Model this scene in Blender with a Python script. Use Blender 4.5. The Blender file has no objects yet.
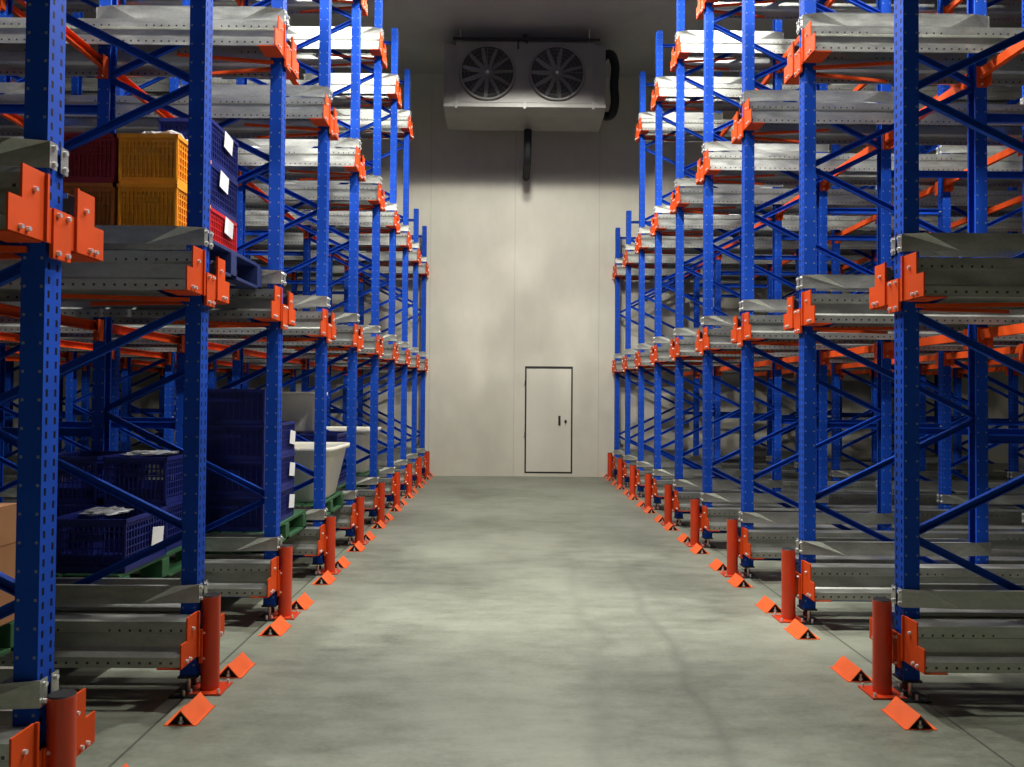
import bpy, bmesh, math, random
from mathutils import Vector, Matrix
random.seed(7)
PI = math.pi
C = bpy.context.scene.collection
SC = bpy.context.scene

# ------------------------------------------------------------------ materials
def newmat(name):
    m = bpy.data.materials.new(name); m.use_nodes = True
    nt = m.node_tree; b = nt.nodes['Principled BSDF']
    return m, nt, b
def N(nt, t, **kw):
    n = nt.nodes.new(t)
    for k, v in kw.items(): setattr(n, k, v)
    return n
def math_n(nt, op, a, b=None, c=None):
    n = N(nt, 'ShaderNodeMath', operation=op)
    for i, v in enumerate((a, b, c)):
        if v is None: continue
        if isinstance(v, (int, float)): n.inputs[i].default_value = v
        else: nt.links.new(v, n.inputs[i])
    return n.outputs[0]
def ramp(nt, fac, stops):
    r = N(nt, 'ShaderNodeValToRGB'); nt.links.new(fac, r.inputs[0])
    el = r.color_ramp.elements
    el[0].position, el[0].color = stops[0][0], (*stops[0][1], 1)
    el[1].position, el[1].color = stops[-1][0], (*stops[-1][1], 1)
    for p, c in stops[1:-1]:
        e = el.new(p); e.color = (*c, 1)
    return r.outputs[0]
def noise(nt, scale, detail=3, vec=None, rough=.5, stretch=None, coord='Object'):
    tc = N(nt, 'ShaderNodeTexCoord'); o = tc.outputs[coord]
    if stretch:
        mp = N(nt, 'ShaderNodeMapping'); mp.inputs['Scale'].default_value = stretch
        nt.links.new(o, mp.inputs[0]); o = mp.outputs[0]
    n = N(nt, 'ShaderNodeTexNoise'); n.inputs['Scale'].default_value = scale
    n.inputs['Detail'].default_value = detail; n.inputs['Roughness'].default_value = rough
    nt.links.new(o, n.inputs['Vector'])
    return n.outputs['Fac']
def simple(name, col, rough=.5, metal=0, var=.15, scale=8, spec=.5, bump=0):
    m, nt, b = newmat(name)
    f = noise(nt, scale, 4)
    lo = tuple(c*(1-var) for c in col); hi = tuple(min(1, c*(1+var)) for c in col)
    nt.links.new(ramp(nt, f, [(.3, lo), (.7, hi)]), b.inputs['Base Color'])
    b.inputs['Roughness'].default_value = rough; b.inputs['Metallic'].default_value = metal
    b.inputs['Specular IOR Level'].default_value = spec
    if bump:
        bp = N(nt, 'ShaderNodeBump'); bp.inputs['Strength'].default_value = bump
        nt.links.new(f, bp.inputs['Height']); nt.links.new(bp.outputs[0], b.inputs['Normal'])
    return m
def dots(nt, ca, period, half_a, cb, b0, half_b, off=0):
    """mask: punched holes repeating along coordinate ca, centred on cb=b0"""
    a = math_n(nt, 'ADD', ca, off)
    fr = math_n(nt, 'FRACT', math_n(nt, 'DIVIDE', a, period))
    da = math_n(nt, 'ABSOLUTE', math_n(nt, 'SUBTRACT', fr, .5))
    ma = math_n(nt, 'LESS_THAN', da, half_a/period)
    db = math_n(nt, 'ABSOLUTE', math_n(nt, 'SUBTRACT', cb, b0))
    mb = math_n(nt, 'LESS_THAN', db, half_b)
    return math_n(nt, 'MULTIPLY', ma, mb)
def mixcol(nt, fac, a, b):
    mx = N(nt, 'ShaderNodeMix', data_type='RGBA')
    nt.links.new(fac, mx.inputs[0])
    for v, i in ((a, 6), (b, 7)):
        if isinstance(v, tuple): mx.inputs[i].default_value = (*v, 1)
        else: nt.links.new(v, mx.inputs[i])
    return mx.outputs[2]

BLUE = (.008, .066, .46)
M = {}
M['blue'] = simple('blue_paint', BLUE, .65, 0, .12, 5, .15)
# upright: slot columns on the aisle face (object y = +-.027), side-face holes painted pale for the bright background behind them
m, nt, b = newmat('blue_punched_paint')
tc = N(nt, 'ShaderNodeTexCoord'); sx = N(nt, 'ShaderNodeSeparateXYZ'); nt.links.new(tc.outputs['Object'], sx.inputs[0])
geo = N(nt, 'ShaderNodeNewGeometry'); sn = N(nt, 'ShaderNodeSeparateXYZ')
vt = N(nt, 'ShaderNodeVectorTransform', vector_type='NORMAL', convert_from='WORLD', convert_to='OBJECT')
nt.links.new(geo.outputs['Normal'], vt.inputs[0]); nt.links.new(vt.outputs[0], sn.inputs[0])
nx = math_n(nt, 'GREATER_THAN', math_n(nt, 'ABSOLUTE', sn.outputs[0]), .7)
ny = math_n(nt, 'GREATER_THAN', math_n(nt, 'ABSOLUTE', sn.outputs[1]), .7)
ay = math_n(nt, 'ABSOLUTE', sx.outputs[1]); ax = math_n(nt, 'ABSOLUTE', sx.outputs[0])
slots = math_n(nt, 'MULTIPLY', dots(nt, sx.outputs[2], .05, .013, ay, .026, .007), nx)
lit_holes = math_n(nt, 'MULTIPLY', dots(nt, sx.outputs[2], .1, .005, ax, .030, .005), ny)
holes = math_n(nt, 'MAXIMUM', slots, lit_holes)
f = noise(nt, 5, 4)
base = ramp(nt, f, [(.3, tuple(c*.88 for c in BLUE)), (.7, tuple(c*1.12 for c in BLUE))])
base = mixcol(nt, slots, base, (.001, .002, .008)); base = mixcol(nt, lit_holes, base, (.22, .26, .34))
nt.links.new(base, b.inputs['Base Color'])
b.inputs['Roughness'].default_value = .65; b.inputs['Specular IOR Level'].default_value = .12
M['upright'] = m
M['orange'] = simple('orange_paint', (.68, .075, .01), .6, 0, .08, 6, .15)
M['chock'] = simple('bright_orange_paint', (.88, .125, .018), .5, 0, .08, 6)
M['bollard'] = simple('red_orange_paint', (.62, .05, .01), .35, 0, .06, 6)
# galvanised sheet
def galv(name, col=(.46, .47, .435), holes=False, rough=.36):
    m, nt, b = newmat(name)
    f = noise(nt, 9, 6, stretch=(.5, 1, 2), rough=.65)
    f2 = noise(nt, 55, 2)
    fs = math_n(nt, 'ADD', math_n(nt, 'MULTIPLY', f, .75), math_n(nt, 'MULTIPLY', f2, .25))
    base = ramp(nt, fs, [(.33, tuple(c*.72 for c in col)), (.66, tuple(c*1.12 for c in col))])
    if holes:
        tc = N(nt, 'ShaderNodeTexCoord'); sx = N(nt, 'ShaderNodeSeparateXYZ'); nt.links.new(tc.outputs['Object'], sx.inputs[0])
        h1 = dots(nt, sx.outputs[0], .052, .006, sx.outputs[2], .165, .006)
        h2 = dots(nt, sx.outputs[0], .052, .0065, sx.outputs[2], .024, .006, .02)
        fr = math_n(nt, 'LESS_THAN', math_n(nt, 'FRACT', math_n(nt, 'DIVIDE', math_n(nt, 'ABSOLUTE', sx.outputs[0]), .55)), .62)
        h = math_n(nt, 'MAXIMUM', math_n(nt, 'MULTIPLY', h1, fr), h2)
        base = mixcol(nt, h, base, (.03, .03, .028))
        nt.links.new(math_n(nt, 'MULTIPLY', math_n(nt, 'SUBTRACT', 1, h), .72), b.inputs['Metallic'])
    else: b.inputs['Metallic'].default_value = .72
    nt.links.new(base, b.inputs['Base Color'])
    r = N(nt, 'ShaderNodeMapRange'); nt.links.new(f, r.inputs[0])
    r.inputs[1].default_value = .3; r.inputs[2].default_value = .7
    r.inputs[3].default_value = rough-.08; r.inputs[4].default_value = rough+.14
    nt.links.new(r.outputs[0], b.inputs['Roughness'])
    return m
M['galv'] = galv('galvanised_steel')
M['rail'] = galv('galvanised_punched_steel', holes=True)
M['bolt'] = simple('zinc_bolt', (.8, .8, .78), .3, .6, .05)
M['dark'] = simple('dark_steel', (.02, .02, .022), .5, .3, .2)
M['black'] = simple('black_insulation', (.012, .012, .013), .8, 0, .3, 20, bump=.3)
M['casing'] = simple('evaporator_casing', (.22, .215, .195), .5, .3, .08, 3)
M['fanblade'] = simple('fan_blade_grey', (.16, .165, .15), .5, .2, .1)
M['fanwell'] = simple('fan_well', (.028, .03, .028), .7, 0, .2)
M['orange_crate'] = simple('amber_plastic', (1.0, .36, .01), .42, 0, .1, 9)
M['maroon_crate'] = simple('maroon_plastic', (.26, .012, .012), .45, 0, .15, 9)
M['amber_dark'] = simple('brown_amber_plastic', (.45, .13, .012), .5, 0, .15, 9)
M['red_crate'] = simple('red_plastic', (.62, .02, .02), .42, 0, .12, 9)
M['navy_crate'] = simple('navy_plastic', (.012, .02, .16), .42, 0, .15, 9)
M['tag'] = simple('white_paper', (.85, .86, .86), .7, 0, .03)
M['green_pallet'] = simple('green_plastic', (.035, .12, .05), .5, 0, .15)
M['blue_pallet'] = simple('blue_plastic', (.02, .035, .14), .5, 0, .15)
M['tub'] = simple('white_plastic', (.72, .70, .60), .4, 0, .06, 3)
M['card'] = simple('cardboard', (.42, .20, .085), .8, 0, .12, 5)
M['tape'] = simple('red_tape', (.6, .05, .02), .4, 0, .05)
M['lamp_shell'] = simple('lamp_shell', (.5, .5, .5), .4, .5, .05)
m, nt, b = newmat('plastic_film')
f = noise(nt, 14, 5)
nt.links.new(ramp(nt, f, [(.35, (.35, .37, .38)), (.65, (.85, .87, .88))]), b.inputs['Base Color'])
b.inputs['Roughness'].default_value = .18; b.inputs['Alpha'].default_value = .75
bp = N(nt, 'ShaderNodeBump'); bp.inputs['Strength'].default_value = .9; bp.inputs['Distance'].default_value = .05
nt.links.new(f, bp.inputs['Height']); nt.links.new(bp.outputs[0], b.inputs['Normal'])
M['film'] = m
m, nt, b = newmat('lamp_glow'); b.inputs['Emission Color'].default_value = (1, .98, .93, 1); b.inputs['Emission Strength'].default_value = 12
M['glow'] = m
# concrete floor
m, nt, b = newmat('concrete_floor')
n1 = noise(nt, .55, 6, rough=.6, stretch=(1, .8, 1)); n2 = noise(nt, 3.4, 10, rough=.78, stretch=(.7, 1.7, 1)); n3 = noise(nt, 40, 3)
s = math_n(nt, 'ADD', math_n(nt, 'MULTIPLY', n1, .5), math_n(nt, 'ADD', math_n(nt, 'MULTIPLY', n2, .42), math_n(nt, 'MULTIPLY', n3, .08)))
base = ramp(nt, s, [(.36, (.105, .115, .085)), (.45, (.185, .20, .152)), (.52, (.245, .263, .205)), (.66, (.325, .345, .275))])
# wheel marks and a scuffed crack line near the right of the aisle
tc = N(nt, 'ShaderNodeTexCoord'); sx = N(nt, 'ShaderNodeSeparateXYZ'); nt.links.new(tc.outputs['Object'], sx.inputs[0])
wob = noise(nt, 1.1, 3)
def track(x0, amp, w, k, dens):
    c = math_n(nt, 'ADD', x0, math_n(nt, 'MULTIPLY', math_n(nt, 'SUBTRACT', wob, .5), amp))
    c = math_n(nt, 'ADD', c, math_n(nt, 'MULTIPLY', sx.outputs[1], k))
    d = math_n(nt, 'ABSOLUTE', math_n(nt, 'SUBTRACT', sx.outputs[0], c))
    mr = N(nt, 'ShaderNodeMapRange'); nt.links.new(d, mr.inputs[0]); mr.inputs[1].default_value = 0; mr.inputs[2].default_value = w
    mr.inputs[3].default_value = 1; mr.inputs[4].default_value = 0
    return math_n(nt, 'MULTIPLY', mr.outputs[0], math_n(nt, 'MULTIPLY', dens, n2))
tr = math_n(nt, 'ADD', track(.42, .8, .10, .02, .45), track(.93, .3, .07, .02, .6))
far = N(nt, 'ShaderNodeMapRange'); nt.links.new(sx.outputs[1], far.inputs[0]); far.inputs[1].default_value = 9; far.inputs[2].default_value = 5
tr = math_n(nt, 'MULTIPLY', tr, far.outputs[0])
base = mixcol(nt, tr, base, (.06, .065, .05))
for xj in (-1.67, 2.19):
    dj = math_n(nt, 'ABSOLUTE', math_n(nt, 'SUBTRACT', sx.outputs[0], xj))
    base = mixcol(nt, math_n(nt, 'MULTIPLY', math_n(nt, 'LESS_THAN', dj, .007), .7), base, (.04, .042, .035))
nt.links.new(base, b.inputs['Base Color'])
rr = N(nt, 'ShaderNodeMapRange'); nt.links.new(n2, rr.inputs[0]); rr.inputs[3].default_value = .38; rr.inputs[4].default_value = .62
nt.links.new(rr.outputs[0], b.inputs['Roughness'])
bp = N(nt, 'ShaderNodeBump'); bp.inputs['Strength'].default_value = .08; nt.links.new(n3, bp.inputs['Height']); nt.links.new(bp.outputs[0], b.inputs['Normal'])
M['floor'] = m
# insulated wall panels
def wallmat(name, col, dirt=.12, seams=True):
    m, nt, b = newmat(name)
    n1 = noise(nt, .9, 4, rough=.55); n2 = noise(nt, 3.5, 5, rough=.6, stretch=(1, 1, .5))
    s = math_n(nt, 'ADD', math_n(nt, 'MULTIPLY', n1, .6), math_n(nt, 'MULTIPLY', n2, .4))
    base = ramp(nt, s, [(.35, tuple(c*(1-dirt) for c in col)), (.6, col)])
    if seams:
        tc = N(nt, 'ShaderNodeTexCoord'); sx = N(nt, 'ShaderNodeSeparateXYZ'); nt.links.new(tc.outputs['Object'], sx.inputs[0])
        fr = math_n(nt, 'FRACT', math_n(nt, 'DIVIDE', math_n(nt, 'ADD', sx.outputs[0], 20.29), 1.7))
        d = math_n(nt, 'LESS_THAN', fr, .009)
        base = mixcol(nt, math_n(nt, 'MULTIPLY', d, .35), base, tuple(c*.45 for c in col))
    nt.links.new(base, b.inputs['Base Color']); b.inputs['Roughness'].default_value = .55
    return m
M['wall'] = wallmat('wall_panel_paint', (.66, .63, .52))
M['door'] = wallmat('door_paint', (.68, .655, .55), .06, False)
M['ceiling'] = wallmat('ceiling_panel_paint', (.50, .50, .46), .15, False)
M['gap'] = simple('door_gasket', (.02, .02, .018), .7)

# ------------------------------------------------------------------ mesh helpers
class MB:
    def __init__(s): s.v = []; s.f = []; s.m = []; s.mats = []; s.sm = []
    def mi(s, mat):
        if mat not in s.mats: s.mats.append(mat)
        return s.mats.index(mat)
    def add(s, vs, fs, mat, smooth=False):
        o = len(s.v); s.v += [tuple(v) for v in vs]; k = s.mi(mat)
        for f in fs: s.f.append([i+o for i in f]); s.m.append(k); s.sm.append(smooth)
    def box(s, a, b, mat):
        (x0, y0, z0), (x1, y1, z1) = a, b
        vs = [(x0,y0,z0),(x1,y0,z0),(x1,y1,z0),(x0,y1,z0),(x0,y0,z1),(x1,y0,z1),(x1,y1,z1),(x0,y1,z1)]
        s.add(vs, [(0,3,2,1),(4,5,6,7),(0,1,5,4),(1,2,6,5),(2,3,7,6),(3,0,4,7)], mat)
    def extr(s, prof, p0, p1, mat, ax='z', mat_=None):
        """closed polygon prof in the plane normal to ax, extruded from p0 to p1"""
        n = len(prof)
        def P(a, b, t):
            return {'z': (a, b, t), 'x': (t, a, b), 'y': (a, t, b)}[ax]
        vs = [P(a, b, p0) for a, b in prof] + [P(a, b, p1) for a, b in prof]
        fs = [(i, (i+1) % n, n+(i+1) % n, n+i) for i in range(n)] + [tuple(range(n))[::-1], tuple(range(n, 2*n))]
        s.add(vs, fs, mat)
    def cyl(s, p0, p1, r0, r1, mat, n=16, caps=True, smooth=True):
        p0, p1 = Vector(p0), Vector(p1); d = (p1-p0).normalized()
        u = d.orthogonal().normalized(); w = d.cross(u)
        vs = []
        for p, r in ((p0, r0), (p1, r1)):
            for i in range(n):
                a = 2*PI*i/n; vs.append(p+u*(r*math.cos(a))+w*(r*math.sin(a)))
        s.add(vs, [(i, (i+1) % n, n+(i+1) % n, n+i) for i in range(n)], mat, smooth)
        if caps:
            s.add(vs, [tuple(range(n))[::-1], tuple(range(n, 2*n))], mat)
    def bar(s, p0, p1, w, h, mat, up=(0, 1, 0)):
        """C-channel-like bar between two points: w across 'up' axis plane, h along up"""
        p0, p1 = Vector(p0), Vector(p1); d = (p1-p0).normalized(); up = Vector(up).normalized()
        sd = d.cross(up).normalized()
        t = .006
        prof = [(-w/2, -h/2), (w/2, -h/2), (w/2, h/2), (w/2-t, h/2), (w/2-t, -h/2+t), (-w/2+t, -h/2+t), (-w/2+t, h/2), (-w/2, h/2)]
        n = len(prof)
        vs = [p+sd*a+up*b for p in (p0, p1) for a, b in prof]
        fs = [(i, (i+1) % n, n+(i+1) % n, n+i) for i in range(n)] + [tuple(range(n))[::-1], tuple(range(n, 2*n))]
        s.add(vs, fs, mat)
    def mesh(s, name, bevel=0):
        me = bpy.data.meshes.new(name); me.from_pydata(s.v, [], s.f)
        for m_ in s.mats: me.materials.append(M[m_])
        for p, k, sm in zip(me.polygons, s.m, s.sm): p.material_index = k; p.use_smooth = sm
        bm = bmesh.new(); bm.from_mesh(me)
        bmesh.ops.recalc_face_normals(bm, faces=bm.faces)
        if bevel:
            es = [e for e in bm.edges if len(e.link_faces) == 2 and e.calc_face_angle(0) > .9]
            bmesh.ops.bevel(bm, geom=es, offset=bevel, segments=2, affect='EDGES', profile=.6)
        bm.to_mesh(me); bm.free()
        return me
def sheet(pts, t):
    """closed outline of a folded sheet: polyline pts offset by t to its left"""
    n = len(pts); out = []
    for i in range(n):
        p = Vector(pts[i])
        ds = []
        if i > 0: ds.append((p-Vector(pts[i-1])).normalized())
        if i < n-1: ds.append((Vector(pts[i+1])-p).normalized())
        ns = [Vector((-d.y, d.x)) for d in ds]
        if len(ns) == 1: o = ns[0]*t
        else:
            mm = (ns[0]+ns[1]).normalized(); o = mm*(t/max(.35, mm.dot(ns[0])))
        out.append(p+o)
    return [tuple(p) for p in pts] + [tuple(p) for p in reversed(out)]
def link(name, me, parent=None, loc=(0, 0, 0), rot=(0, 0, 0)):
    o = bpy.data.objects.new(name, me); C.objects.link(o)
    o.location = loc; o.rotation_euler = rot
    if parent is not None: o.parent = parent
    return o
def tag(o, label, cat, group=None, kind=None):
    o['label'] = label; o['category'] = cat
    if group: o['group'] = group
    if kind: o['kind'] = kind
    return o
def thing(name, loc, label, cat, group=None, rz=0):
    o = link(name, None, None, loc, (0, 0, rz)); o.empty_display_size = .2
    return tag(o, label, cat, group)
def structure(name, mb, loc=(0, 0, 0)):
    o = link(name, mb.mesh(name), None, loc); o['kind'] = 'structure'; return o

# ------------------------------------------------------------------ layout numbers
S = 1.4                       # rack row pitch along the aisle
WALL = 15.68; CEIL = 8.1; XW = 18.0; YB = -12.0
LEV = [.21, 2.10, 3.975, 5.84]
XS = [0, 1.23, 2.56, 3.79, 5.12, 6.35]       # upright positions behind the aisle upright
ORD = ['nearest', 'second', 'third', 'fourth', 'fifth', 'sixth', 'seventh', 'eighth', 'ninth', 'farthest']
SIDES = {'left': (-1, 1.675, list(range(2, 12))), 'right': (1, 2.15, list(range(3, 12)))}
def ordn(side, k):
    ks = SIDES[side][2]; i = k-ks[0]
    return 'farthest' if k == ks[-1] else ORD[i]
LN = ['ground', 'second', 'third', 'top']

# ------------------------------------------------------------------ room
mb = MB(); mb.box((-XW, YB, -.2), (XW, WALL+.3, 0), 'floor'); structure('floor', mb)
mb = MB(); mb.box((-XW, YB, CEIL), (XW, WALL+.3, CEIL+.2), 'ceiling'); structure('ceiling', mb)
DX0, DX1, DZ0, DZ1 = .36, 1.28, .085, 2.19
mb = MB()
mb.box((-XW, WALL, 0), (DX0-.02, WALL+.25, CEIL), 'wall'); mb.box((DX1+.02, WALL, 0), (XW, WALL+.25, CEIL), 'wall')
mb.box((DX0-.02, WALL, DZ1+.02), (DX1+.02, WALL+.25, CEIL), 'wall'); mb.box((DX0-.02, WALL, 0), (DX1+.02, WALL+.25, DZ0-.02), 'wall')
structure('wall_back', mb)
mb = MB(); mb.box((-XW-.2, YB, 0), (-XW, WALL+.25, CEIL), 'wall'); structure('wall_left', mb)
mb = MB(); mb.box((XW, YB, 0), (XW+.2, WALL+.25, CEIL), 'wall'); structure('wall_right', mb)
mb = MB(); mb.box((-XW, YB-.2, 0), (XW, YB, CEIL), 'wall'); structure('wall_front', mb)
door = link('door_1', None, None, (DX0, WALL, DZ0)); door['kind'] = 'structure'; door['label'] = 'pale flush cold room door with dark gasket in the end wall'
w, h = DX1-DX0, DZ1-DZ0
mb = MB(); mb.box((0.012, -.012, 0.012), (w-.012, .09, h-.03), 'door'); link('door_leaf', mb.mesh('door_leaf', .004), door)
mb = MB()
mb.box((-.02, -.004, -.02), (.012, .10, h+.02), 'gap'); mb.box((w-.012, -.004, -.02), (w+.02, .10, h+.02), 'gap')
mb.box((.012, -.004, h-.03), (w-.012, .10, h+.02), 'gap'); mb.box((.012, -.004, -.02), (w-.012, .10, .012), 'gap')
mb.box((-.02, .10, -.02), (w+.02, .12, h+.02), 'gap')
link('door_gasket', mb.mesh('door_gasket'), door)
mb = MB(); mb.box((w-.26, -.05, .96), (w-.23, -.012, 1.12), 'dark'); mb.box((w-.268, -.02, .945), (w-.222, -.011, 1.135), 'dark')
link('door_handle', mb.mesh('door_handle', .004), door)
mb = MB(); mb.cyl((w-.12, -.04, 1.02), (w-.12, -.01, 1.02), .022, .028, 'dark'); mb.box((w-.13, -.05, .985), (w-.11, -.035, 1.06), 'dark')
link('door_lock', mb.mesh('door_lock'), door)
mb = MB()
for z in (.72, 1.75): mb.box((-.05, -.025, z), (-.02, .0, z+.07), 'bolt'); mb.cyl((-.02, -.02, z-.01), (-.02, -.02, z+.08), .009, .009, 'dark', 8)
link('hinge', mb.mesh('hinge'), door)

# ------------------------------------------------------------------ rack meshes
def upright_mesh(h, sx, facing):
    """folded omega column; facing = x direction of its web; object origin on its axis at the floor"""
    hx, hy, lip, fl = .042, .05, .016, .014
    f = facing
    pts = [(-f*hx, -hy-fl*0), (-f*hx, -hy)]
    line = [(-f*hx, -hy+lip), (-f*hx, -hy), (f*hx, -hy), (f*hx, hy), (-f*hx, hy), (-f*hx, hy-lip)]
    t = .0035 if f > 0 else -.0035
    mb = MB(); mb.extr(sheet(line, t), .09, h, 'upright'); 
    return mb.mesh('upright')
def foot_mesh(sx):
    mb = MB()
    mb.box((-.07, -.12, .0), (.07, .09, .008), 'dark')
    mb.box((-.05, -.06, .082), (.05, .06, .092), 'dark')
    for y in (-.03, .03): mb.cyl((0, y, .008), (0, y, .085), .011, .011, 'bolt', 8)
    mb.cyl((0, 0, .03), (0, 0, .06), .026, .026, 'dark', 6, smooth=False)
    for y in (-.1, .075): mb.cyl((.0, y, .006), (.0, y, .035), .008, .008, 'bolt', 8)
    return mb.mesh('foot')
def brace_mesh(dx, dz, w=.041):
    mb = MB(); mb.bar((0, 0, 0), (dx, 0, dz), w, .030, 'blue', (0, -1, 0)); 
    mb.cyl((0, -.022, 0), (0, .018, 0), .008, .008, 'bolt', 8); mb.cyl((dx, -.022, dz), (dx, .018, dz), .008, .008, 'bolt', 8)
    return mb.mesh('brace')
def guide_mesh(sx, u):
    """entry guide plate of one frame on the side u (-1 near, +1 far); origin at the aisle upright, z=0 its bottom"""
    L = XS[1]; x0, x1 = -.052, L+.052; zt = .095; a, bb = .056, .088
    P = [(x0, a, 0), (x0, a, zt), (.06, bb, zt), (.24, bb, 0), (L-.24, bb, 0), (L-.06, bb, zt), (x1, a, 0), (x1, a, zt)]
    P = [(sx*p[0], u*p[1], p[2]) for p in P]
    fs = [(0, 3, 1), (1, 3, 2), (3, 4, 5, 2), (4, 6, 5), (5, 6, 7)]
    me = bpy.data.meshes.new('pallet_guide'); me.from_pydata(P, [], fs)
    bm = bmesh.new(); bm.from_mesh(me)
    # top return flange and wrap onto the upright face
    bmesh.ops.recalc_face_normals(bm, faces=bm.faces)
    bmesh.ops.solidify(bm, geom=bm.faces[:], thickness=.003)
    bm.to_mesh(me); bm.free(); me.materials.append(M['galv']); me.materials.append(M['bolt'])
    mb = MB()
    def q(x0_, x1_, y0, y1, z0, z1): 
        xs = sorted((sx*x0_, sx*x1_)); ys = sorted((u*y0, u*y1)); mb.box((xs[0], ys[0], z0), (xs[1], ys[1], z1), 'galv')
    q(-.056, -.052, .012, .058, 0, zt); q(L+.052, L+.056, .012, .058, 0, zt)
    q(.10, L-.10, .062, .089, zt-.003, zt)
    for z in (.018, .077):
        for xx in (-.055, L+.055):
            s_ = -1 if xx < 0 else 1
            mb.cyl((sx*xx, u*.034, z), (sx*(xx+s_*.012), u*.034, z), .009, .009, 'bolt', 8)
    m2 = mb.mesh('tmp')
    bm = bmesh.new(); bm.from_mesh(me); n0 = len(bm.faces); bm.from_mesh(m2); bm.to_mesh(me); bm.free()
    return me
def bracket_mesh(sx):
    """aisle plate joining the two rails of a row; origin on the upright axis at rail level; plate on the aisle face"""
    x0, x1 = sx*-.066, sx*-.058
    if x0 > x1: x0, x1 = x1, x0
    mb = MB()
    out = [(-.295, 0), (-.055, 0), (-.055, -.05), (.055, -.05), (.055, 0), (.295, 0), (.295, .12), (.225, .12), (.225, .235), (.10, .235), (.10, .125), (-.10, .125), (-.10, .235), (-.225, .235), (-.225, .12), (-.295, .12)]
    mb.extr(out, x0, x1, 'orange', 'x')
    # raised central saddle and its folded edges
    xs = sorted((sx*-.073, sx*-.066)); mb.box((xs[0], -.055, -.05), (xs[1], .055, .125), 'orange')
    for u in (-1, 1):
        ys = sorted((u*.088, u*.100)); xs = sorted((sx*-.076, sx*-.064)); mb.box((xs[0], ys[0], .0), (xs[1], ys[1], .235), 'orange')
        # arm cradling the rail behind the plate
        ys = sorted((u*.10, u*.285)); xs = sorted((sx*-.058, sx*.06)); mb.box((xs[0], ys[0], -.006), (xs[1], ys[1], 0), 'orange')
        # flat stay running back from the upright under the rail
        p0 = Vector((sx*.02, u*.05, -.012)); p1 = Vector((sx*.66, u*.17, -.012))
        d = (p1-p0).normalized(); n_ = Vector((-d.y, d.x, 0))*.016
        vs = [p0-n_, p1-n_*.4, p1+n_*.4, p0+n_]; mb.add([v for v in vs]+[v-Vector((0, 0, .02)) for v in vs], [(0,1,2,3),(7,6,5,4),(0,4,5,1),(1,5,6,2),(2,6,7,3),(3,7,4,0)], 'orange')
        for (y, z) in ((.16, .165), (.235, .022), (.195, .022), (.03, .105), (.03, -.03)):
            xb = -.066 if y > .09 else -.073
            mb.cyl((sx*xb, u*y, z), (sx*(xb-.012), u*y, z), .0095, .008, 'bolt', 8)
    return mb.mesh('rail_bracket')
RAIL_X1 = XS[-1]+.1
def rail_mesh(sx, u):
    pts = [(.066, .19), (.066, .21), (.205, .21), (.205, .155), (.188, .145), (.188, .075), (.205, .062), (.275, .052), (.275, 0), (.262, 0)]
    pts = [(u*a, b_) for a, b_ in pts]
    mb = MB(); x0, x1 = sorted((sx*-.05, sx*RAIL_X1))
    mb.extr(sheet(pts, .003*u*-1), x0, x1, 'rail', 'x')
    return mb.mesh('pallet_rail')
def beam_mesh():
    L = S-.1
    mb = MB()
    out = sheet([(.02, .02), (-.02, .02), (-.02, .085), (.02, .085)], -.003)
    mb.extr(out, .0, L, 'orange', 'y')
    return mb.mesh('cross_beam')
def beam_end_mesh():
    mb = MB(); mb.box((-.034, -.004, -.05), (.034, .004, .10), 'orange'); mb.box((-.034, .0, -.05), (-.028, .07, .10), 'orange')
    for z in (-.03, .02, .07): mb.cyl((.0, -.004, z), (.0, .012, z), .008, .008, 'bolt', 8)
    return mb.mesh('end_plate')

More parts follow.
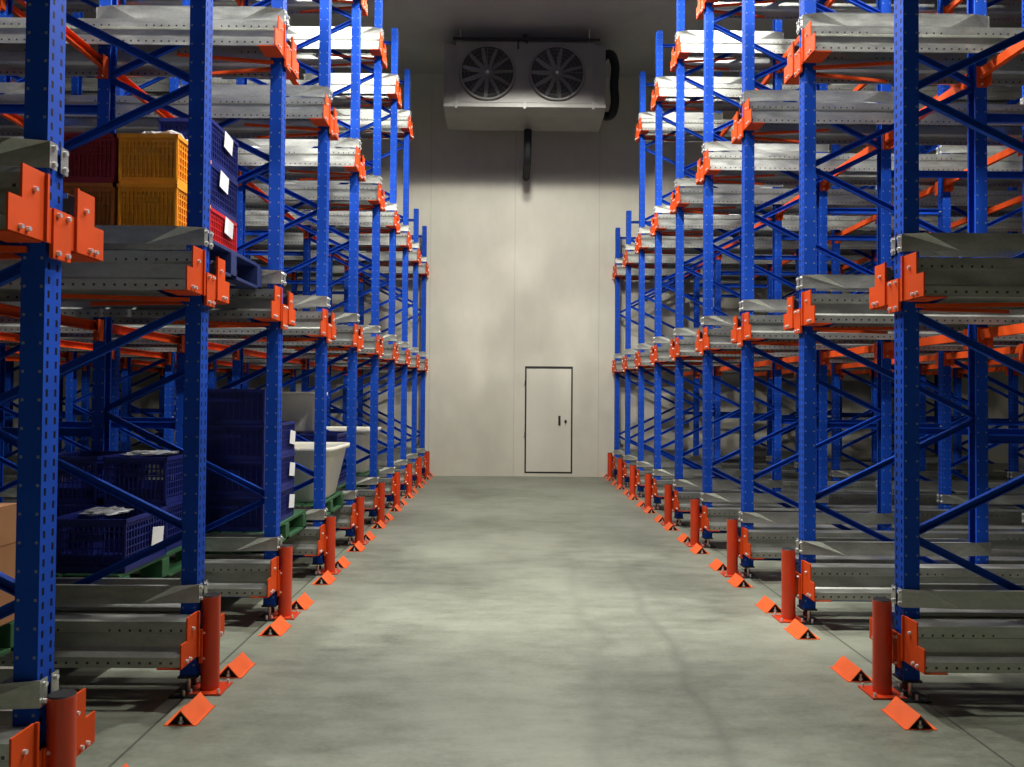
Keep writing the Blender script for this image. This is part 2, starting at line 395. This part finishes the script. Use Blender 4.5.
def nodes(h):
    """zig-zag node heights: even entries on the inner upright, odd ones on the aisle upright"""
    zs = [.25]
    while zs[-1]+.6 < h-.12: zs.append(zs[-1]+.6)
    return zs
GUIDE_Z = .268
for side, (sx, X1, ks) in SIDES.items():
    FR = {h: {'ua': upright_mesh(h, sx, -sx), 'ub': upright_mesh(h, sx, sx)} for h in (6.88, 4.95)}
    foot = foot_mesh(sx)
    up = brace_mesh(-sx*XS[1], .6); dn = brace_mesh(sx*XS[1], .6)
    hz = brace_mesh(sx*XS[1], 0); sp = brace_mesh(sx*(XS[2]-XS[1]-.05), 0, .06)
    gd = {u: guide_mesh(sx, u) for u in (-1, 1)}
    br = bracket_mesh(sx)
    rl = {u: rail_mesh(sx, u) for u in (-1, 1)}
    bm_, be = beam_mesh(), beam_end_mesh()
    for k in ks:
        h = 6.88 if k <= 9 else 4.95
        nl = 4 if k <= 9 else 3
        for j in range(3):
            xa = sx*(X1+XS[2*j]); y = k*S
            where = ['facing the aisle', 'in the middle line', 'in the rearmost line'][j]
            fr = thing('rack_frame', (xa, y, 0), f'blue braced rack frame {where}, {ordn(side, k)} row of the {side} rack', 'rack frame', 'blue upright frames of the racks')
            for xo, key in ((0, 'ua'), (sx*XS[1], 'ub')):
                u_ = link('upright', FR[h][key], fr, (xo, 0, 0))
                f_ = link('foot_plate', foot, u_, (0, 0, 0)); f_['label'] = 'dark steel foot with jacking bolts'
            zs = nodes(h)
            for i in range(len(zs)-1):
                if i % 2 == 0: link('diagonal_brace', up, fr, (sx*XS[1], -.008+.016*0, zs[i]))
                else: link('diagonal_brace', dn, fr, (0, -.008, zs[i]))
            link('horizontal_brace', hz, fr, (0, -.008, h-.2))
            link('horizontal_brace', hz, fr, (0, -.008, .16))
            if j < 2:
                for z in (1.3, 3.62) + ((5.7,) if h > 6 else ()):
                    link('row_spacer', sp, fr, (sx*XS[1], 0, z))
            for l in range(nl):
                for u in (-1, 1):
                    g_ = link('pallet_guide', gd[u], fr, (0, 0, LEV[l]+GUIDE_Z)); g_['label'] = 'galvanised flared guide plate'
                if j == 0:
                    b_ = link('rail_bracket', br, fr, (0, 0, LEV[l])); b_['label'] = 'orange bolted rail bracket'
        for l in range(nl):
            for u, nm in ((-1, 'near'), (1, 'far')):
                if l == 0 and False: continue
                r_ = link('pallet_rail', rl[u], None, (sx*X1, k*S, LEV[l]))
                tag(r_, f'galvanised steel rail, {LN[l]} level, {nm} side of the {ordn(side, k)} row, {side} rack', 'rail', 'galvanised pallet rails')
        if k != ks[-1]:
            nb = 4 if k+1 <= 9 else 3
            for l in range(1, nb):
                for q in range(1, 5):
                    t = thing('cross_bar', (sx*(X1+XS[q]), k*S+.05, LEV[l]-.10),
                              f'orange {LN[l]}-level cross bar beyond {ordn(side, k)} row, {side} rack, {["", "first", "second", "third", "fourth"][q]} line from aisle', 'cross bar', 'orange cross bars under the rails')
                    link('bar', bm_, t, (0, 0, 0)); link('end_plate', be, t, (0, .004, 0)); link('end_plate', be, t, (0, S-.104, 0), (0, 0, PI))

# ------------------------------------------------------------------ bollards and floor chocks
def bollard_meshes():
    mb = MB(); mb.cyl((0, 0, .01), (0, 0, .50), .048, .048, 'bollard', 28)
    post = mb.mesh('post')
    mb = MB(); mb.cyl((0, 0, .50), (0, 0, .506), .047, .043, 'dark', 28); cap = mb.mesh('cap')
    mb = MB(); mb.box((-.09, -.09, 0), (.09, .09, .01), 'bollard')
    for a in (-1, 1):
        for b_ in (-1, 1): mb.cyl((a*.072, b_*.072, .01), (a*.072, b_*.072, .03), .009, .007, 'bolt', 8)
    return post, cap, mb.mesh('base_plate')
bp_, bc_, bb_ = bollard_meshes()
def chock_meshes():
    mb = MB(); t = .004
    prof = sheet([(-.078, .004), (-.060, .004), (0, .07), (.060, .004), (.078, .004)], -t)
    mb.extr(prof, -.12, .12, 'chock', 'y'); cover = mb.mesh('cover')
    mb = MB(); mb.box((-.078, -.125, 0), (.078, .12, .003), 'chock'); base = mb.mesh('base')
    mb = MB(); mb.box((-.052, -.11, .003), (.052, -.107, .006), 'dark'); mb.add([(-.056, -.10, .004), (.056, -.10, .004), (0, -.10, .060)], [(0, 1, 2)], 'dark'); web = mb.mesh('dark_hollow')  # dark triangle colours in the shade inside the hollow cover
    mb = MB(); mb.cyl((0, -.112, .003), (0, -.112, .04), .006, .006, 'bolt', 8); mb.cyl((0, -.112, .01), (0, -.112, .018), .013, .013, 'bolt', 6)
    return cover, base, web, mb.mesh('anchor_bolt')  # web: dark triangle for the shade inside the hollow cover
ck = chock_meshes()
for side, (sx, X1, ks) in SIDES.items():
    xb = 1.58 if side == 'left' else 2.02
    for k in ks:
        t = thing('bollard', (sx*xb, k*S+.01, 0), f'round red-orange steel bollard, {ordn(side, k)} one along the {side} rack', 'bollard', 'red-orange bollards at the uprights')
        link('post', bp_, t); link('cap', bc_, t)['label'] = 'dark top of bollard'; link('base_plate', bb_, t)
        for dy, nm in ((-.33, 'just before'), (.30, 'just beyond')):
            if side == 'left' and k == 2 and dy < 0: continue
            t = thing('floor_chock', (sx*(xb-.035), k*S+dy+(.0), 0), f'small orange tent-shaped floor chock {nm} the {ordn(side, k)} bollard, {side} side', 'floor chock', 'orange floor chocks along the aisle')
            for n_, me in zip(('cover', 'base', 'dark_hollow', 'anchor_bolt'), ck): link(n_, me, t)

# ------------------------------------------------------------------ evaporator
EV = thing('evaporator', (.25, 13.5, 6.66), 'grey twin-fan evaporator cooler hung from the ceiling before the end wall', 'cooler')
W2 = 1.19
mb = MB()
mb.box((-W2, .0, .0), (W2, 1.1, 1.12), 'casing')
cas = link('casing', mb.mesh('casing', .01), EV)
mb = MB()
for x in (-W2, -.0, W2): mb.box((x-.012, -.012, 0.0), (x+.012, .0, 1.12), 'casing')
mb.box((-W2, -.010, .05), (W2, .0, .075), 'casing')
link('seam_strip', mb.mesh('seam_strip'), cas)
for s_, nm in ((-1, 'left'), (1, 'right')):
    mb = MB(); a, b_ = sorted((s_*(W2+.002), s_*(W2+.22)))
    prof = [(a, -.0), (b_, .0), (b_, 1.06), (a, 1.1)]
    mb.extr(prof, .03, 1.05, 'casing', 'y')
    link('side_cover', mb.mesh('side_cover', .01), EV)
mb = MB()
prof = [(-.06, 0), (-.06, -.05), (.25, -.10), (1.0, -.10), (1.12, 0)]
mb.extr(prof, -W2-.22, W2+.22, 'casing', 'x')
link('drain_pan', mb.mesh('drain_pan', .006), EV)
for s_ in (-1, 0, 1):
    mb = MB(); mb.box((s_*W2-.02, -.075, -.08), (s_*W2+.02, -.055, .05), 'casing'); link('pan_hook', mb.mesh('pan_hook'), EV)
for fx in (-.65, .56):
    mb = MB(); R = .465
    # raised bell-mouth ring
    n = 48; prof = [(R, 0), (R+.035, -.0), (R+.02, -.05), (R, -.06), (R-.015, -.04)]
    vs = []; fs = []
    for i in range(n):
        a = 2*PI*i/n
        for r, y in prof: vs.append((r*math.cos(a), y, r*math.sin(a)))
    q = len(prof)
    for i in range(n):
        for p in range(q-1): fs.append((i*q+p, i*q+p+1, ((i+1) % n)*q+p+1, ((i+1) % n)*q+p))
    mb.add(vs, fs, 'casing', True)
    mb.cyl((0, -.004, 0), (0, -.001, 0), R, R, 'fanwell', 48)
    fan = link('fan', mb.mesh('fan'), EV, (fx, 0, .565)); fan['label'] = 'round fan with dark well and grey blades'
    mb = MB(); nb = 11
    for i in range(nb):
        a = 2*PI*i/nb+.2*(1 if fx > 0 else 0)
        ca, sa = math.cos(a), math.sin(a)
        def pt(r, t, y): return (r*ca-t*sa, y, r*sa+t*ca)
        vs = [pt(.08, -.03, -.03), pt(.08, .03, -.012), pt(.25, .055, -.012), pt(.44, .05, -.012), pt(.44, -.0, -.035), pt(.25, -.015, -.035)]
        vs += [(x, y+.004, z) for x, y, z in vs]
        mb.add(vs, [(0,1,2,5),(5,2,3,4),(11,8,7,6),(10,9,8,11),(0,6,7,1),(1,7,8,2),(2,8,9,3),(3,9,10,4),(4,10,11,5),(5,11,6,0)], 'fanblade')
    mb.cyl((0, -.05, 0), (0, -.006, 0), .07, .09, 'fanblade', 20); mb.cyl((0, -.075, 0), (0, -.05, 0), .02, .03, 'bolt', 12)
    link('blades', mb.mesh('blades'), fan)
    mb = MB()
    for r in (.12, .19, .26, .33, .40, .455):
        n = 36
        for i in range(n):
            a0, a1 = 2*PI*i/n, 2*PI*(i+1)/n
            mb.cyl((r*math.cos(a0), -.062, r*math.sin(a0)), (r*math.cos(a1), -.062, r*math.sin(a1)), .0022, .0022, 'fanblade', 4, False)
    for i in range(8):
        a = PI/4*i; mb.cyl((.08*math.cos(a), -.062, .08*math.sin(a)), (.47*math.cos(a), -.06, .47*math.sin(a)), .0035, .0035, 'fanblade', 5, False)
    link('fan_guard', mb.mesh('fan_guard'), fan)
for x in (-W2+.05, W2-.05):
    for y in (.2, .9):
        mb = MB(); mb.cyl((x, y, 1.12), (x, y, CEIL-6.66), .012, .012, 'bolt', 8); link('hanger_rod', mb.mesh('hanger_rod'), EV)
mb = MB(); mb.cyl((-1.25, -.03, 1.15), (1.3, -.03, 1.15), .022, .022, 'black', 10)
for x in (-.12, .03): mb.cyl((x, -.03, 1.15), (x, -.03, .98 if x < 0 else 1.07), .014, .014, 'black', 8)
mb.cyl((0, -.03, 1.12), (0, -.03, 1.22), .05, .05, 'black', 10)
link('pipe_rail', mb.mesh('pipe_rail'), EV)
# separate insulated pipes
def tube(name, pts, r, mat, parent=None):
    cu = bpy.data.curves.new(name, 'CURVE'); cu.dimensions = '3D'; cu.bevel_depth = r; cu.bevel_resolution = 4; cu.use_fill_caps = True
    sp_ = cu.splines.new('BEZIER'); sp_.bezier_points.add(len(pts)-1)
    for p, c in zip(sp_.bezier_points, pts): p.co = c; p.handle_left_type = p.handle_right_type = 'AUTO'
    o = bpy.data.objects.new(name, cu); dg = bpy.context.evaluated_depsgraph_get()
    C.objects.link(o); dg.update(); me = bpy.data.meshes.new_from_object(o.evaluated_get(dg)); bpy.data.objects.remove(o)
    me.materials.clear(); me.materials.append(M[mat])
    for p in me.polygons: p.use_smooth = True
    return link(name, me, parent)
o = tube('drain_pipe', [(.33, 14.45, 6.60), (.33, 14.45, 6.45), (.33, 14.47, 6.25), (.33, 14.56, 6.06), (.33, 14.9, 6.02), (.33, WALL, 6.02)], .072, 'black')
tag(o, 'black insulated drain pipe dropping from the middle of the twin-fan cooler', 'pipe')
o = tube('refrigerant_pipe', [(1.64, 14.0, 7.72), (1.78, 13.9, 7.75), (1.86, 13.9, 7.62), (1.86, 13.9, 7.2), (1.86, 13.9, 6.78), (1.80, 13.93, 6.66), (1.64, 14.0, 6.68)], .078, 'black')
tag(o, 'black insulated refrigerant pipe looping down the right side of the cooler', 'pipe')

# ------------------------------------------------------------------ goods
def crate_mesh(lx, ly, h, mat, solid=False, nx=13, ny=15):
    """ribbed plastic crate, origin at bottom centre"""
    mb = MB(); t = .012; hx, hy = lx/2, ly/2
    mb.box((-hx+.01, -hy+.01, 0), (hx-.01, hy-.01, .012), mat)
    for (z0, z1, e) in ((0, .035, .004), (h*.16, h*.185, .0), (h*.30, h*.325, .0), (h*.44, h*.465, .0), (h*.58, h*.61, .0), (h*.74, h*.77, .0), (h-.045, h-.022, 0), (h-.022, h, .010)):
        for s_ in (-1, 1):
            ys = sorted((s_*(hy-t), s_*(hy-.008+e))); mb.box((-hx+.008-e, ys[0], z0), (hx-.008+e, ys[1], z1), mat)
            xs = sorted((s_*(hx-t), s_*(hx-.008+e))); mb.box((xs[0], -hy+.008-e, z0), (xs[1], hy-.008+e, z1), mat)
    for i in range(nx+1):
        x = -hx+.012+(lx-.024)*i/nx; w_ = .006 if 0 < i < nx else .022
        for s_ in (-1, 1):
            ys = sorted((s_*(hy-.016), s_*(hy-.006))); mb.box((x-w_/2, ys[0], .01), (x+w_/2, ys[1], h-.01), mat)
    for i in range(ny+1):
        y = -hy+.012+(ly-.024)*i/ny; w_ = .008 if 0 < i < ny else .022
        for s_ in (-1, 1):
            xs = sorted((s_*(hx-.016), s_*(hx-.006))); mb.box((xs[0], y-w_/2, .01), (xs[1], y+w_/2, h-.01), mat)
    # inner skin: lower part solid with slots left open above
    z1 = h*.34 if not solid else h*.9
    for s_ in (-1, 1):
        ys = sorted((s_*(hy-.020), s_*(hy-.016))); mb.box((-hx+.016, ys[0], .01), (hx-.016, ys[1], z1), mat)
        xs = sorted((s_*(hx-.020), s_*(hx-.016))); mb.box((xs[0], -hy+.016, .01), (xs[1], hy-.016, z1), mat)
        # panel round the hand grip
        ys = sorted((s_*(hy-.017), s_*(hy-.006))); mb.box((-lx*.2, ys[0], h*.62), (lx*.2, ys[1], h*.72), mat); 
    return mb.mesh('crate')
CM = {}
def crate(x, y, z, mat, label, lx=.32, ly=.5, h=.25, tagged=False, group='stacked plastic crates', cat='crate', solid=False, tagz=.55, tagy=.1):
    key = (mat, lx, ly, h, solid)
    if key not in CM: CM[key] = crate_mesh(lx, ly, h, mat, solid)
    t = thing('crate', (x, y, z), label, cat, group)
    link('crate_body', CM[key], t)
    if tagged:
        mb = MB(); w_, hh = .15, .11
        mb.add([(lx/2+.012, -w_/2, 0), (lx/2+.012, w_/2, 0), (lx/2+.014, w_/2, hh), (lx/2+.014, -w_/2, hh), (lx/2+.010, -w_/2, 0), (lx/2+.010, w_/2, 0), (lx/2+.012, w_/2, hh), (lx/2+.012, -w_/2, hh)],
               [(0,1,2,3),(7,6,5,4),(0,4,5,1),(1,5,6,2),(2,6,7,3),(3,7,4,0)], 'tag')
        a = link('paper_tag', mb.mesh('paper_tag'), t, (0, tagy, h*tagz)); a.rotation_euler = (-.12, 0, 0); a['label'] = 'white paper tag'
    return t
def pallet_mesh(lx, ly, mat, h=.15):
    mb = MB(); hx, hy = lx/2, ly/2
    n = 7
    for i in range(n):
        w_ = lx/n*.86; x = -hx+lx*(i+.5)/n; mb.box((x-w_/2, -hy, h-.022), (x+w_/2, hy, h), mat)
    for y in (-hy+.05, 0, hy-.05):
        mb.box((-hx, y-.05, h-.044), (hx, y+.05, h-.022), mat); mb.box((-hx, y-.05, 0), (hx, y+.05, .02), mat)
        for x in (-hx+.07, 0, hx-.07): mb.box((x-.07, y-.05, .02), (x+.07, y+.05, h-.044), mat)
    for x in (-hx+.05, hx-.05): mb.box((x-.05, -hy, 0), (x+.05, hy, .02), mat)
    return mb.mesh('pallet', .003)
def pallet(x0, x1, y0, y1, z, mat, label, h=.15):
    o = link('pallet', pallet_mesh(x1-x0, y1-y0, mat, h), None, ((x0+x1)/2, (y0+y1)/2, z))
    return tag(o, label, 'pallet')
def film(x, y, z, lx, ly, h, label, seed):
    rnd = random.Random(seed); bm = bmesh.new(); bmesh.ops.create_icosphere(bm, subdivisions=3, radius=1)
    for v in bm.verts:
        d = 1+rnd.uniform(-.28, .28); v.co = Vector((v.co.x*lx/2*d, v.co.y*ly/2*d, max(0, v.co.z)*h*d))
    me = bpy.data.meshes.new('plastic_bag'); bm.to_mesh(me); bm.free(); me.materials.append(M['film'])
    return tag(link('plastic_bag', me, None, (x, y, z)), label, 'plastic bag')
PZ = [LEV[0]+.212, LEV[1]+.212]
y34 = 3.5*S; y45 = 4.5*S; y56 = 5.5*S; y67 = 6.5*S; y78 = 7.5*S; y23 = 2.5*S
# second level, lane between third and fourth row
z = PZ[1]
pallet(-2.95, -1.74, y34-.53, y34+.60, z, 'blue_pallet', 'dark blue plastic pallet under the amber and red crates, second level, left rack', .18)
z0 = z+.181
yo = 4.69
for n, (mt, lb) in enumerate((('orange_crate', 'bright amber plastic crate standing on the blue pallet under another amber crate'), ('orange_crate', 'topmost bright amber plastic crate with clear film, beside the maroon crate'))):
    crate(-2.065, yo, z0+n*.2855, mt, lb, .34, .5, .283, solid=True)
for n, (mt, lb) in enumerate((('amber_dark', 'dull brown amber crate directly under the maroon crate'), ('maroon_crate', 'dark maroon plastic crate left of the topmost amber crate'))):
    crate(-2.42, yo, z0+n*.2855, mt, lb, .34, .5, .283, solid=True)
film(-2.04, yo, z0+.571, .28, .42, .07, 'crumpled clear plastic film on the topmost amber crate', 3)
film(-2.42, yo+.05, z0+.571, .22, .3, .06, 'small crumpled clear plastic bag on the maroon crate', 5)
for n, (mt, lb, ty) in enumerate((('red_crate', 'bright red plastic crate with white tag, lowest of the crates behind the amber stack', .05), ('navy_crate', 'navy crate with white tag, directly on the red crate', -.05), ('navy_crate', 'navy crate with white tag, topmost on the blue pallet, above red and navy crates', .02))):
    crate(-2.075, 5.21, z0+n*.2825, mt, lb, .34, .5, .28, True, solid=True, tagy=ty)
crate(-2.43, 5.21, z0, 'navy_crate', 'navy crate hidden behind the maroon stack, lower of two', .34, .5, .28, solid=True)
crate(-2.43, 5.21, z0+.2825, 'navy_crate', 'navy crate hidden behind the maroon stack, upper of two', .34, .5, .28, solid=True)
# ground level
zg = PZ[0]; zc = zg+.151
pallet(-3.3, -2.13, y34-.55, y34+.58, zg, 'green_pallet', 'dark green plastic pallet on the ground rails, left rack, under navy crates nearest the camera')
for n, (x, y, nn, nm) in enumerate(((-2.33, 4.66, 1, 'front right'), (-2.75, 4.66, 1, 'front left'), (-2.36, 5.24, 2, 'back right'), (-2.80, 5.24, 2, 'back left'))):
    for q in range(nn):
        pos = ['lower', 'upper'][q] if nn > 1 else 'single'
        crate(x, y, zc+q*.3025, 'navy_crate', f'{pos} navy crate, {nm} of the ground pallet between second and third rows, left rack', .40, .54, .30, n in (0, 2), 'navy crates on the ground level', solid=False, tagz=.3)
film(-2.38, 4.66, zc+.303, .24, .3, .02, 'flat clear film on the front right single navy crate at ground level', 8)
film(-2.38, 5.24, zc+.606, .30, .34, .02, 'flat clear film on the navy crates behind, second ground stack, left rack', 9)
pallet(-2.95, -1.76, y45-.58, y45+.58, zg, 'green_pallet', 'green plastic pallet on the ground rails, left rack, under the tall navy stack with tags')
for (x, y, nn, nm) in ((-2.09, 5.96, 4, 'taller'), (-2.09, 6.39, 3, 'shorter')):
    for q in range(nn):
        crate(x, y, zc+q*.2625, 'navy_crate', f'tagged navy crate, {["lowest", "second from bottom", "third from bottom", "topmost"][q]} of the {nm} stack behind the third upright, left rack', .60, .40, .26, True, 'navy crates on the ground level', solid=True, tagz=.3, tagy=.08)
# white tubs
def tub_mesh(lx, ly, h, mat='tub'):
    mb = MB(); n = 40
    def ring(sx_, sy_, z):
        out = []
        for i in range(n):
            a = 2*PI*i/n; c, s_ = math.cos(a), math.sin(a); e = .28
            out.append((math.copysign(abs(c)**e, c)*sx_/2, math.copysign(abs(s_)**e, s_)*sy_/2, z))
        return out
    rs = [ring(lx*.74, ly*.74, 0), ring(lx*.78, ly*.78, .03), ring(lx*.94, ly*.94, h-.05), ring(lx*.95, ly*.95, h-.045), ring(lx, ly, h-.04), ring(lx, ly, h), ring(lx*.93, ly*.93, h), ring(lx*.92, ly*.92, h-.03), ring(lx*.75, ly*.75, .03)]
    vs = [v for r in rs for v in r]; fs = []
    for r in range(len(rs)-1):
        for i in range(n): fs.append((r*n+i, r*n+(i+1) % n, (r+1)*n+(i+1) % n, (r+1)*n+i))
    fs.append(tuple(range(n))); fs.append(tuple((len(rs)-1)*n+i for i in range(n)))
    mb.add(vs, fs, mat, True)
    me = mb.mesh('tub')
    return me
def tub(x0, x1, y0, y1, z, h, label):
    return tag(link('tub', tub_mesh(x1-x0, y1-y0, h), None, ((x0+x1)/2, (y0+y1)/2, z)), label, 'tub')
pallet(-2.85, -1.72, y56-.55, y56+.55, zg, 'green_pallet', 'green plastic pallet under the large white tub, ground level, left rack')
tub(-2.75, -1.62, 7.22, 8.22, zc, .52, 'large cream-white tapered plastic tub with flared rim behind the fourth upright, left rack')
pallet(-2.85, -1.85, y67-.5, y67+.5, zg, 'green_pallet', 'green plastic pallet under navy crates and the narrow white bin, left rack')
for x, nm in ((-2.08, 'aisle'), (-2.5, 'inner')):
    for q in range(2):
        crate(x, 9.0, zc+q*.2925, 'navy_crate', f'{["lower", "upper"][q]} navy crate of the {nm} stack behind the large white tub, left rack', .40, .7, .29, False, 'navy crates on the ground level', solid=True)
tub(-2.66, -2.12, 8.75, 9.3, zc+.586, .46, 'narrow cream-white plastic bin standing on navy crates behind the large tub')
pallet(-2.7, -1.8, y78-.5, y78+.5, zg, 'green_pallet', 'green plastic pallet under the smaller white tub farther back, left rack')
tub(-2.66, -1.74, 10.0, 10.95, zc, .58, 'smaller cream-white plastic tub farther back on the ground level, left rack')
# cardboard boxes
pallet(-3.2, -2.2, 2.95, 3.6, zg, 'green_pallet', 'dark pallet under the cardboard boxes beside the nearest upright, left rack')
def carton(x0, x1, y0, y1, z, h, label):
    t = thing('cardboard_box', ((x0+x1)/2, (y0+y1)/2, z), label, 'box')
    lx, ly = x1-x0, y1-y0
    mb = MB(); mb.box((-lx/2, -ly/2, 0), (lx/2, ly/2, h-.003), 'card'); mb.box((-lx/2, -ly/2, h-.003), (lx/2, -.002, h), 'card'); mb.box((-lx/2, .002, h-.003), (lx/2, ly/2, h), 'card')
    link('carton', mb.mesh('carton', .003), t)
    mb = MB(); mb.box((-lx/2-.001, -.025, h), (lx/2+.001, .025, h+.001), 'tape'); mb.box((lx/2, -.025, h-.07), (lx/2+.0012, .025, h), 'tape'); mb.box((-lx/4, -ly/2-.0012, h-.05), (lx/2, -ly/2, h-.02), 'tape')
    link('tape', mb.mesh('tape'), t)['label'] = 'red packing tape'
for q in range(3):
    carton(-2.62, -2.17, 3.12, 3.50, zc+q*.171, .17, f'brown cardboard box with red tape, {["lowest", "middle", "topmost"][q]} of three left of the nearest upright')

# ------------------------------------------------------------------ lamps
def lamp_meshes():
    mb = MB(); n = 32
    rs = [(.05, .30), (.10, .28), (.20, .10), (.24, 0), (.232, 0), (.19, .095), (.06, .2)]
    vs = [(r*math.cos(2*PI*i/n), r*math.sin(2*PI*i/n), z_) for r, z_ in rs for i in range(n)]; fs = []
    for r in range(len(rs)-1):
        for i in range(n): fs.append((r*n+i, r*n+(i+1) % n, (r+1)*n+(i+1) % n, (r+1)*n+i))
    fs.append(tuple(range(n)))
    mb.add(vs, fs, 'lamp_shell', True); shade = mb.mesh('lamp_shade')
    mb = MB(); mb.cyl((0, 0, .09), (0, 0, .095), .185, .185, 'glow', 32); disc = mb.mesh('diffuser')
    mb = MB(); mb.cyl((0, 0, .3), (0, 0, CEIL-7.6), .01, .01, 'lamp_shell', 8); rod = mb.mesh('suspension_rod')
    return shade, disc, rod
lm = lamp_meshes()
LAMP_Z = 7.6
def lamp(x, y, power, label, cone):
    t = thing('ceiling_lamp', (x, y, LAMP_Z), label, 'ceiling lamp', 'pendant ceiling lamps')
    for n_, me in zip(('lamp_shade', 'diffuser', 'suspension_rod'), lm): link(n_, me, t)
    ld = bpy.data.lights.new('lamp_light', 'SPOT'); ld.energy = power; ld.spot_size = math.radians(cone); ld.spot_blend = .1
    ld.shadow_soft_size = .16; ld.color = (1, .975, .91)
    link('lamp_light', ld, t, (0, 0, -.02))
for i, (y, p, c) in enumerate(((4.3, 830, 146), (7.8, 1120, 160), (10.7, 560, 154))):
    lamp(.25, y, p, f'round pendant lamp over the middle of the aisle, {ORD[i]} from the camera', c)
for i, (y, p) in enumerate(((4.35, 1150), (6.9, 300), (10.0, 110))):
    for sx, nm in ((-1, 'left'), (1, 'right')):
        lamp(sx*3.1+.2, y, p, f'round pendant lamp over the {nm} rack, {ORD[i]} from the camera', 154)

wd = bpy.data.worlds.new('World'); SC.world = wd; wd.use_nodes = True
wd.node_tree.nodes['Background'].inputs[0].default_value = (.5, .52, .55, 1); wd.node_tree.nodes['Background'].inputs[1].default_value = .0

# ------------------------------------------------------------------ camera
cam = bpy.data.cameras.new('camera'); cam.sensor_width = 36; cam.lens = 781/1024*36; cam.clip_start = .05
co = bpy.data.objects.new('camera', cam); C.objects.link(co); SC.camera = co
pitch, yaw, roll = math.radians(1.06), math.radians(.29), math.radians(.45)
co.matrix_world = Matrix.Translation((0, 0, 1.57)) @ Matrix.Rotation(-yaw, 4, 'Z') @ Matrix.Rotation(PI/2+pitch, 4, 'X') @ Matrix.Rotation(roll, 4, 'Z')
vs = SC.view_settings; vs.view_transform = 'Standard'; vs.look = 'None'; vs.gamma = 1; vs.exposure = .0; vs.use_curve_mapping = False
SC.cycles.max_bounces = 8; SC.cycles.diffuse_bounces = 2
